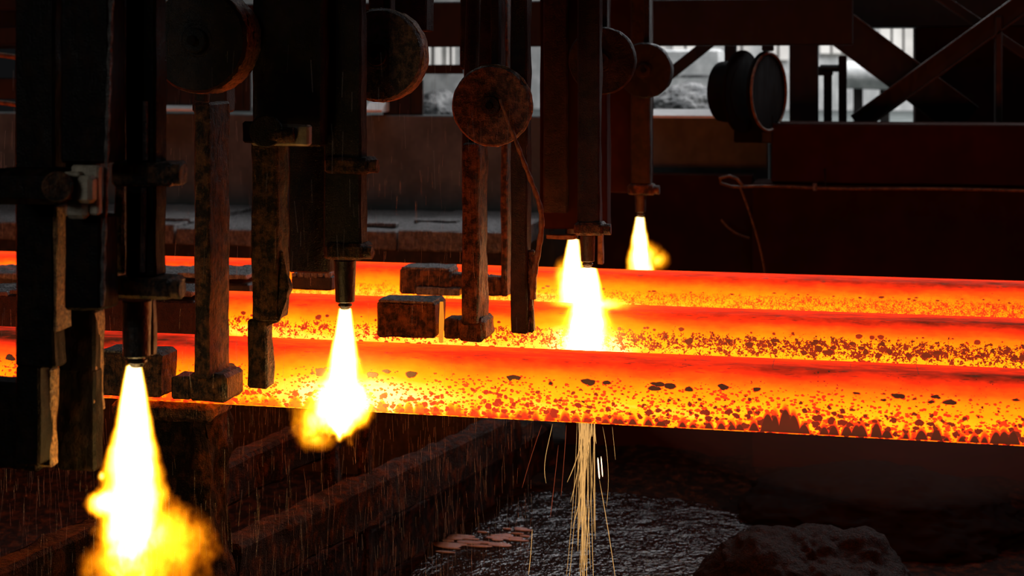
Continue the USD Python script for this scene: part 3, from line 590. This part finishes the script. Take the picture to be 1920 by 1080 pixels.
# the far bay in daylight
def win_mat(name, c, s):
    g = G(); p = g.pos()
    n = g.noise(g.v('multiply', p, (0.8, 0.0, 0.5)), 1.6, 3, 0.6)
    return g.done(name, g.add('emission', 'emission', color=g.mix(g.rng(n, 0.35, 0.65), tuple(x * 0.55 for x in c), c), strength=s))
Yw = 20.0
wm = win_mat('daylit_pane', (1.0, 0.97, 0.92), 0.9)
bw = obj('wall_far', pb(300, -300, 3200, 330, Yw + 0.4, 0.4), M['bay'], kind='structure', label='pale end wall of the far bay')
wn = 0
for x0, x1, y0, y1 in ((1215, 1246, 66, 128), (1262, 1330, 50, 128), (1376, 1405, 52, 100), (1440, 1478, 60, 112), (1538, 1600, 62, 100), (1650, 1716, 52, 116), (795, 826, 84, 122), (838, 850, 84, 130), (0, 40, 18, 50)):
    w = UsdGeom.Xform.Define(stage, path_for(None, 'window_%d' % wn)); wn += 1
    w.AddTranslateOp().Set(Gf.Vec3d(*map(float, at((x0+x1)/2, y1, Yw)))); base[str(w.GetPath())] = at((x0+x1)/2, y1, Yw)
    keys(w.GetPrim(), 'daylit window pane in the end wall of the far bay', None, None, 'structure'); w = w.GetPrim()
    obj('pane', pb(x0, y0, x1, y1, Yw + 0.3, 0.05, 0), wm, w)
    z0, z1 = Z_at(x0, y0, Yw), Z_at(x0, y1, Yw)
    for k in range(2 if x1 - x0 > 45 else 1):
        xx = x0 + (x1 - x0) * (k + 1) / (3 if x1 - x0 > 45 else 2)
        obj('glazing_bar', pb(xx - 2, y0, xx + 2, y1, Yw + 0.2, 0.08, 0), M['girder'], w)
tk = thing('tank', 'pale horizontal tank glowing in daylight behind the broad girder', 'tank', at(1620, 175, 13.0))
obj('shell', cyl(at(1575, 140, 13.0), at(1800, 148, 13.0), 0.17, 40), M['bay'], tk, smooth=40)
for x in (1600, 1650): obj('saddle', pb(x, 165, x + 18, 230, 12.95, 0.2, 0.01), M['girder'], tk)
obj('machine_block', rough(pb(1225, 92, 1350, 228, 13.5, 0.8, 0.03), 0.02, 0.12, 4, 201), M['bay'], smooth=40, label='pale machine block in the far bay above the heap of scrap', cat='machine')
def heap(c, sx, sy, sz, seed, mat, **k):
    m = trimesh.creation.icosphere(5, 1.0); v = np.array(m.vertices)
    n = meshkit.fbm(v * 2.2 + seed, 5, seed) - 0.5 + 0.22 * (meshkit.fbm(v * 14 + seed, 3, seed + 1) - 0.5)
    v = v * (1 + 0.45 * n)[:, None]; v[:, 2] = np.maximum(v[:, 2], -0.25)
    m.vertices = v * [sx, sy, sz] + c
    return obj(k.pop('name'), m, mat, smooth=True, **k)
heap(at(1290, 224, 11.0), 0.45, 0.4, 0.40, 5, M['baydark'], name='scrap_heap', label='grey heap of scrap seen through the opening right of the small black wheel', cat='scrap heap')
heap(at(820, 224, 11.0), 0.35, 0.3, 0.32, 6, M['baydark'], name='scrap_heap', label='small pale heap seen through the opening right of the dark red wheel', cat='scrap heap')
obj('bay_rail', [pb(1200, 140, 1350, 146, 12.5, 0.1, 0.005), pb(1214, 140, 1222, 230, 12.55, 0.06, 0.005), pb(1338, 140, 1346, 230, 12.55, 0.06, 0.005)], M['baydark'], label='dark rail crossing the bright opening beside the small black wheel', cat='rail')

# ------------------------------------------------------------------ pit below the strands
pr = thing('pier', 'rough slag-coated pier under the nearest bloom beside the first flame', 'pier', (X_at(340, 0.12), 0.12, 0))
lo = at(270, 1000, 0.02)
m = box(np.array([X_at(278, 0.02), 0.02, -0.02]), np.array([X_at(382, 0.02), 0.30, ZB - 0.012]), 0.03)
obj('shaft', rough(rough(m, 0.055, 0.04, 5, 303), 0.014, 0.016, 24, 301), M['concrete'], pr, smooth=50)
obj('cap', rough(pb(205, 757, 395, 790, 0.03, 0.24, 0.02), 0.010, 0.025, 12, 302), M['crust'], pr, smooth=50)
def ledge(lab, p0, p1, z0, z1, w, h, seed, mat='concrete'):
    a_, b_ = on_floor(*p0, z0), on_floor(*p1, z1)
    return obj('channel_beam', rough(beam(a_ - [0, 0, h / 2], b_ - [0, 0, h / 2], w, h, 0.02), 0.022, 0.05, 8, seed), M[mat], smooth=50, label=lab, cat='beam')
ledge('upper slag-covered beam sloping up to the right behind the pier', (420, 1020), (960, 770), 0.75, 0.75, 0.16, 0.24, 311)
ledge('lower slag-covered beam sloping up to the right out of the bottom of the picture', (420, 1130), (1020, 790), 0.42, 0.42, 0.18, 0.30, 312)
ledge('third slag-covered beam low in the pit under the first flame', (-60, 1080), (620, 770), 0.95, 0.95, 0.14, 0.22, 313)
for k, (x, y, Yp) in enumerate(((608, 900, 2.0), (668, 930, 1.8))):
    obj('pit_post', rough(box(np.array([X_at(x, Yp), Yp, -0.03]), np.array([X_at(x + 22, Yp), Yp + 0.08, 1.30]), 0.01), 0.012, 0.04, 14, 320 + k), M['concrete'], smooth=50, label=('left' if k == 0 else 'right') + ' of two slag-crusted posts in the pit below the second flame', cat='post')
g = G(); p = g.pos()
n1 = g.noise(g.v('multiply', p, (1, 1, 1)), 6.0, 4, 0.6, dist=0.8); n2 = g.noise(p, 34.0, 2, 0.5)
M['water'] = g.done('dirty_water', g.add('principled_bsdf', 'BSDF', base_color=(0.012, 0.008, 0.006), roughness=0.14, specular_ior_level=1.0, normal=g.add('bump', 'normal', height=g.m('add', n1, g.m('multiply', n2, 0.35)), strength=1.0, distance=0.035)))
wp = [on_floor(x, y, 0.055) for x, y in ((780, 1100), (860, 965), (1000, 930), (1150, 930), (1290, 945), (1420, 985), (1400, 1060), (1330, 1110), (1250, 1190), (800, 1190))]
from shapely.geometry import Polygon
ws = Polygon([(q[0], q[1]) for q in wp]).buffer(0.12).buffer(-0.06)
wmesh = trimesh.creation.extrude_polygon(ws, 0.02, engine='earcut'); wmesh.apply_translation([0, 0, 0.045])
obj('water_pool', wmesh, M['water'], label='dark rippling water pool on the pit floor under the sparks', cat='water', kind='stuff')
g = G(); M['foam'] = g.done('froth', g.add('principled_bsdf', 'BSDF', base_color=(0.30, 0.26, 0.26), roughness=0.6))
fm = []
for k in range(46):
    x = rng.uniform(825, 985); y = 1012 + rng.normal(0, 9) + (x - 900) * -0.06
    c = on_floor(x, y, 0.072); sx = rng.uniform(0.02, 0.09)
    e = trimesh.creation.icosphere(1, 1.0); e.vertices = e.vertices * [sx, sx * rng.uniform(0.15, 0.5), 0.006] + c; fm.append(e)
obj('froth', fm, M['foam'], smooth=True, label='pale streaks of froth on the pool at the foot of the trickling water', cat='froth', kind='stuff')
g = G(); M['jet'] = g.done('water_jet', g.add('principled_bsdf', 'BSDF', base_color=(0.8, 0.8, 0.8), roughness=0.08, transmission_weight=0.9, ior=1.33))
j = []
for dx in (-3, 2):
    j.append(tube(spline([at(862, 934, 3.0), at(858 + dx, 945, 2.99), at(850 + dx * 3, 975, 2.97), at(848 + dx * 4, 1015, 2.95)], 16), np.linspace(.004, .008, 16), 8))
obj('water_jet', j, M['jet'], smooth=True, label='thin arching trickle of water falling into the pool', cat='water')
heap(on_floor(1525, 1150, 0.0), 0.64, 0.5, 0.44, 11, M['slag'], name='slag_mound', label='dark rocky slag mound at the bottom right of the pit', cat='slag mound')
heap(on_floor(1640, 985, 0.0), 0.9, 0.6, 0.36, 12, M['matt'], name='slag_mound', label='low smooth dark mound behind the rocky slag mound', cat='slag mound')

# ------------------------------------------------------------------ flames
def flame(lab, tip, Y, L, prof, lean, lobes, core, gain=1.0, turb=1.0, tag=0, endfade=(0.8, 1.05)):
    """A burning jet: a white-hot core mesh inside a volume that glows by distance from the jet's axis. tip: pixel; L: pixels of length; prof: (fraction, half width in pixels)."""
    s = dep(tip[0], Y) / FPX; T = at(tip[0], tip[1], Y); Lm = L * s
    t = thing('torch_flame', lab, 'flame', T)
    lean = np.array(lean) * s
    zz = np.linspace(0, 1, 40); R = np.interp(zz, [a for a, b in prof], [b for a, b in prof]) * s
    # core
    cz = np.linspace(0.0, core, 24); cr = np.interp(cz, zz, R) * np.where(cz < core * 0.72, 0.66, 0.66 * np.sqrt(np.clip((core - cz) / (core * 0.28), 0.0, 1))) + 1e-4
    n = 28; ang = np.arange(n) * 2 * np.pi / n; v = []
    for a_, r_ in zip(cz, cr):
        q = meshkit.noise(np.stack([np.cos(ang) * 1.5, np.sin(ang) * 1.5, np.full(n, a_ * 6 + tag * 9)], 1), tag) - 0.5
        rr = r_ * (1 + 0.5 * q * min(1, a_ * 2.5) * turb)
        v.append(np.stack([T[0] + lean[0] * a_**2 + rr * np.cos(ang), T[1] + rr * np.sin(ang), np.full(n, T[2] - a_ * Lm)], 1))
    v = np.vstack(v); f = []
    for i in range(len(cz) - 1):
        for k in range(n):
            q = (k + 1) % n; f += [[i*n+k, i*n+q, (i+1)*n+q], [i*n+k, (i+1)*n+q, (i+1)*n+k]]
    v = np.vstack([v, [T[0], T[1], T[2]], [T[0] + lean[0] * core**2, T[1], T[2] - core * Lm]]); e = len(v) - 1; b0 = (len(cz) - 1) * n
    for k in range(n):
        q = (k + 1) % n; f += [[e - 1, q, k], [e, b0 + k, b0 + q]]
    cm = trimesh.Trimesh(v, f, process=False); cm.fix_normals()
    obj('core', cm, M['core'], t, smooth=True)
    # plume
    g = G(); p = g.pos()
    d = g.v('subtract', p, tuple(T))
    nzc = g.noise(g.v('multiply', d, (1.0, 1.0, 0.7)), 0.9 / (s * 30), 2, 0.6, 'color')
    sx = g.add('separate_xyz', 'x', vector=d)[1:].split('.')[0]
    zf = g.m('multiply', f'@{sx}.z', -1.0 / Lm)
    zc = g.m('minimum', g.m('maximum', zf, 0.0), 1.0)
    amp = g.m('multiply', g.m('power', zc, 1.2), 62 * s * turb)
    wob = g.v('scale', g.v('subtract', nzc, (0.5, 0.5, 0.5)), scale=amp)
    q = g.v('add', d, wob)
    q = g.v('subtract', q, g.add('combine_xyz', 'vector', x=g.m('multiply', g.m('multiply', zc, zc), float(lean[0])), y=0.0, z=0.0))
    # radius by ramp
    Rm = R.max(); rr = g.m('multiply', g.ramp(zc, [(float(a_), (float(b_ / Rm),) * 3) for a_, b_ in zip(zz, R)]), float(Rm * 1.25))
    rad = g.v('length', g.v('multiply', q, (1, 1, 0)), out='value')
    heat = g.m('subtract', 1.0, g.m('divide', rad, rr), clamp=True)
    n2 = f"@{g.add('separate_color', 'r', color=nzc)[1:].split('.')[0]}.b"
    zn = g.m('add', zf, g.m('multiply', g.m('subtract', n2, 0.5), 0.5 * turb))
    heat = g.m('multiply', heat, g.rng(zc, 0.0, 0.55, 2.6, 1.0), clamp=True)
    heat = g.m('multiply', heat, g.m('multiply', g.rng(zn, endfade[0], endfade[1], 1.0, 0.0), g.rng(zf, -0.005, 0.005)))
    hp = []; aa = np.arange(14) * 2 * np.pi / 14
    for a_, r_ in zip(zz, R):
        rr_ = r_ * 1.25 + 31 * s * turb * a_**1.2 * 0.8
        hp += [[T[0] + lean[0] * a_**2 + rr_ * math.cos(q_), T[1] + rr_ * math.sin(q_), T[2] - a_ * Lm * 1.10 + 0.003] for q_ in aa]
    ico = np.array(trimesh.creation.icosphere(1, 1.0).vertices)
    for (lx, ly, dy, ax, ay, az, hh) in lobes:
        c = at(lx, ly, Y + dy); ax, ay, az = ax * s, ay * s, az * s
        u = g.v('divide', g.v('subtract', g.v('add', d, g.v('scale', g.v('subtract', nzc, (0.5, 0.5, 0.5)), scale=float(1.1 * min(ax, az) * turb))), tuple(c - T)), (ax, ay, az))
        hl = g.m('multiply', g.m('subtract', 1.0, g.v('length', u, out='value'), clamp=True), hh)
        heat = g.m('maximum', heat, hl)
        hp += list(ico * [ax * 1.25, ay * 1.25, az * 1.25] + c)
    col = g.ramp(heat, [(0.0, (0, 0, 0)), (0.06, (.10, .020, .0003)), (0.16, (.50, .15, .002)), (0.30, (1.5, .72, .02)), (0.50, (2.4, 1.8, .40)), (0.72, (2.9, 2.3, 1.3)), (1.0, (3.1, 2.5, 1.6))])
    st = g.m('divide', float(gain * 2.2), float(s * 40))
    vol = g.add('volume_coefficients', 'volume', scatter_coeffs=(0, 0, 0), absorption_coeffs=(0, 0, 0), emission_coeffs=g.v('scale', col, scale=st))
    mt = g.done(f'flame_plume_{tag}', volume=vol)
    obj('plume', trimesh.convex.convex_hull(np.array(hp)), mt, t)
    return t
M['core'] = emis('white_hot_gas', (1.0, 0.50, 0.20), 6.5)
flame('nearest torch flame at the left, long white jet breaking into yellow billows below', (251, 685), YS[0], 395,
      [(0, 13), (0.1, 20), (0.22, 27), (0.38, 38), (0.5, 48), (0.62, 56), (0.8, 55), (1, 50)], (-6, 0, 0),
      [(198, 942, -0.02, 44, 40, 34, 0.95), (190, 893, 0, 10, 12, 12, 0.8), (290, 1000, 0.02, 110, 60, 78, 0.42), (250, 1055, 0, 110, 70, 70, 0.40), (325, 1025, 0.03, 90, 56, 90, 0.30)], 0.72, tag=1)
flame('second torch flame, white jet flaring to yellow over the lower edge of the nearest bloom', (647, 578), -0.09, 232,
      [(0, 11), (0.15, 16), (0.35, 24), (0.55, 36), (0.7, 52), (0.85, 54), (0.95, 48), (1, 34)], (-14, 0, 0),
      [(584, 792, -0.03, 46, 34, 56, 0.52), (592, 824, -0.03, 46, 28, 24, 0.36), (668, 750, -0.05, 44, 40, 44, 0.9), (642, 776, -0.04, 58, 40, 28, 0.9)], 0.90, tag=2, endfade=(0.94, 1.06))
flame('bright white flame cutting the middle bloom, splashing sideways on its upper edge', (1102, 503), YS[2] - 0.05, 160,
      [(0, 16), (0.2, 24), (0.45, 34), (0.6, 44), (0.8, 48), (1, 44)], (-4, 0, 0),
      [(1105, 569, -0.02, 95, 20, 17, 0.9), (1098, 622, -0.06, 52, 40, 60, 0.9)], 0.95, turb=0.7, tag=3, endfade=(1.0, 1.2))
flame('slim flame behind the bright cutting flame, in front of the farthest bloom', (1075, 449), YS[3] - 0.06, 130,
      [(0, 10), (0.25, 15), (0.5, 22), (0.75, 26), (1, 22)], (-8, 0, 0),
      [(1060, 520, 0, 30, 24, 44, 0.5)], 0.9, turb=0.8, tag=4, endfade=(0.95, 1.15))
flame('small far flame behind the farthest bloom, blown to the right', (1200, 407), YS[4], 110,
      [(0, 8), (0.2, 11), (0.4, 15), (0.7, 21), (1, 24)], (4, 0, 0),
      [(1232, 488, 0, 30, 24, 24, 0.45), (1215, 478, 0, 28, 22, 34, 0.5)], 0.9, turb=0.8, tag=5, endfade=(1.0, 1.2))

# ------------------------------------------------------------------ sparks
M['spark'] = emis('spark_glow', (1.0, 0.52, 0.16), 0.8); M['spark2'] = emis('spark_bright', (1.0, 0.62, 0.36), 3.0); M['spark3'] = emis('spark_red', (0.8, 0.14, 0.05), 0.35)
Yk = YS[2] + 0.1; parts = []
def streak(pts, r, n=10): return tube(spline([at(x, y, Yk) for x, y in pts], n), np.r_[0.3, np.ones(n - 2), 0.3] * r, 5)
r2 = np.random.default_rng(5)
for k in range(34):
    x0 = r2.normal(1098, 9); y0 = r2.uniform(770, 800); x1 = x0 + r2.normal(0, 16) - 3; y1 = r2.uniform(900, 1180)
    parts.append(streak([(x0, y0), (x0 + (x1 - x0) * .35, y0 + (y1 - y0) * .5), (x1, y1)], r2.uniform(0.0007, 0.0018)))
for k in range(16):
    x0 = r2.normal(1096, 7); parts.append(streak([(x0, 782), (x0 + r2.normal(0, 1), 800), (x0 + r2.normal(0, 2), r2.uniform(815, 850))], r2.uniform(0.0015, 0.0026)))
obj('spark_stream', parts, M['spark'], smooth=True, label='dense stream of thin golden sparks falling from the cut into the pit', cat='sparks', kind='stuff')
for k, (pts, r, mt, lab) in enumerate((
    ([(1036, 795), (1026, 840), (1021, 882), (1024, 906)], .0012, 'spark', 'bent pale spark falling left of the spark stream'),
    ([(1062, 797), (1057, 870), (1052, 930)], .0011, 'spark3', 'red spark just left of the spark stream'),
    ([(1047, 835), (1040, 900), (1032, 970)], .0011, 'spark3', 'long faint red spark between the bent pale spark and the stream'),
    ([(1016, 797), (998, 850), (979, 915)], .0009, 'spark3', 'faint slanting red spark, leftmost below the bloom'),
    ([(998, 992), (995, 1040), (991, 1078)], .0013, 'spark', 'pale upright spark above the pool at the bottom'),
    ([(1121, 858), (1124, 898)], .0034, 'spark2', 'short thick white spark right of the stream, left of a pair'),
    ([(1127, 856), (1130, 894)], .0026, 'spark2', 'short thick white spark right of the stream, right of a pair'),
    ([(1124, 900), (1138, 980), (1154, 1085)], .0013, 'spark', 'long golden spark curving away to the right of the stream'),
    ([(1130, 800), (1139, 860), (1140, 920), (1137, 950)], .0008, 'spark', 'thin faint spark at the right edge of the stream'),
    ([(1148, 800), (1154, 862)], .0007, 'spark', 'rightmost thin short spark just below the bloom'))):
    m = streak(pts if len(pts) > 2 else [pts[0], ((pts[0][0] + pts[1][0]) / 2, (pts[0][1] + pts[1][1]) / 2), pts[1]], r)
    obj('spark', m, M[mt], smooth=True, label=lab, cat='spark')

# fine falling spray
g = G(); M['spray'] = g.done('water_spray', g.add('mix_closure', 'closure', fac=0.42, closure1=g.add('transparent_bsdf', 'BSDF'), closure2=g.add('principled_bsdf', 'BSDF', base_color=(0.7, 0.66, 0.62), roughness=0.3)))
r3 = np.random.default_rng(9); pts, cnt, wid = [], [], []
for k in range(3600):
    px = r3.uniform(-40, 1000); Yp = r3.choice([-0.8, -0.4, 0.6, 0.8, 1.8, 3.2, 4.0]) + r3.uniform(-.15, .15); z = r3.uniform(0.1, 3.0) if k % 3 == 0 else r3.uniform(0.05, 1.45); L = r3.uniform(0.03, 0.14)
    x = X_at(px, Yp); dx = r3.normal(0, 0.06) * L
    pts += [(x, Yp, z), (x + dx, Yp, z - L)]; cnt.append(2); wid += [r3.uniform(0.0004, 0.0011)] * 2
c = UsdGeom.BasisCurves.Define(stage, '/World/water_spray'); c.CreateTypeAttr('linear')
c.CreatePointsAttr(Vt.Vec3fArray.FromNumpy(np.array(pts, np.float32))); c.CreateCurveVertexCountsAttr(cnt); c.CreateWidthsAttr(wid); c.SetWidthsInterpolation('vertex')
UsdShade.MaterialBindingAPI.Apply(c.GetPrim()).Bind(M['spray'])
keys(c.GetPrim(), 'fine streaks of falling cooling water spray between the arms', 'water spray', None, 'stuff')

# steam drifting over the pit at the right
M['steam'] = (lambda g: g.done('steam', volume=g.add('principled_volume', 'volume', color=(0.75, 0.72, 0.70), density=0.045, anisotropy=0.0)))(G())
sv = trimesh.creation.icosphere(3, 1.0); vv = np.array(sv.vertices); vv = vv * (1 + 0.5 * (meshkit.fbm(vv * 1.6 + 3, 3, 2) - 0.5))[:, None]
sv.vertices = vv * [1.5, 0.8, 0.42] + [1.55, 3.7, 0.72]
obj('steam', sv, M['steam'], smooth=True, label='thin brown-lit steam drifting over the pit at the lower right', cat='steam', kind='stuff')
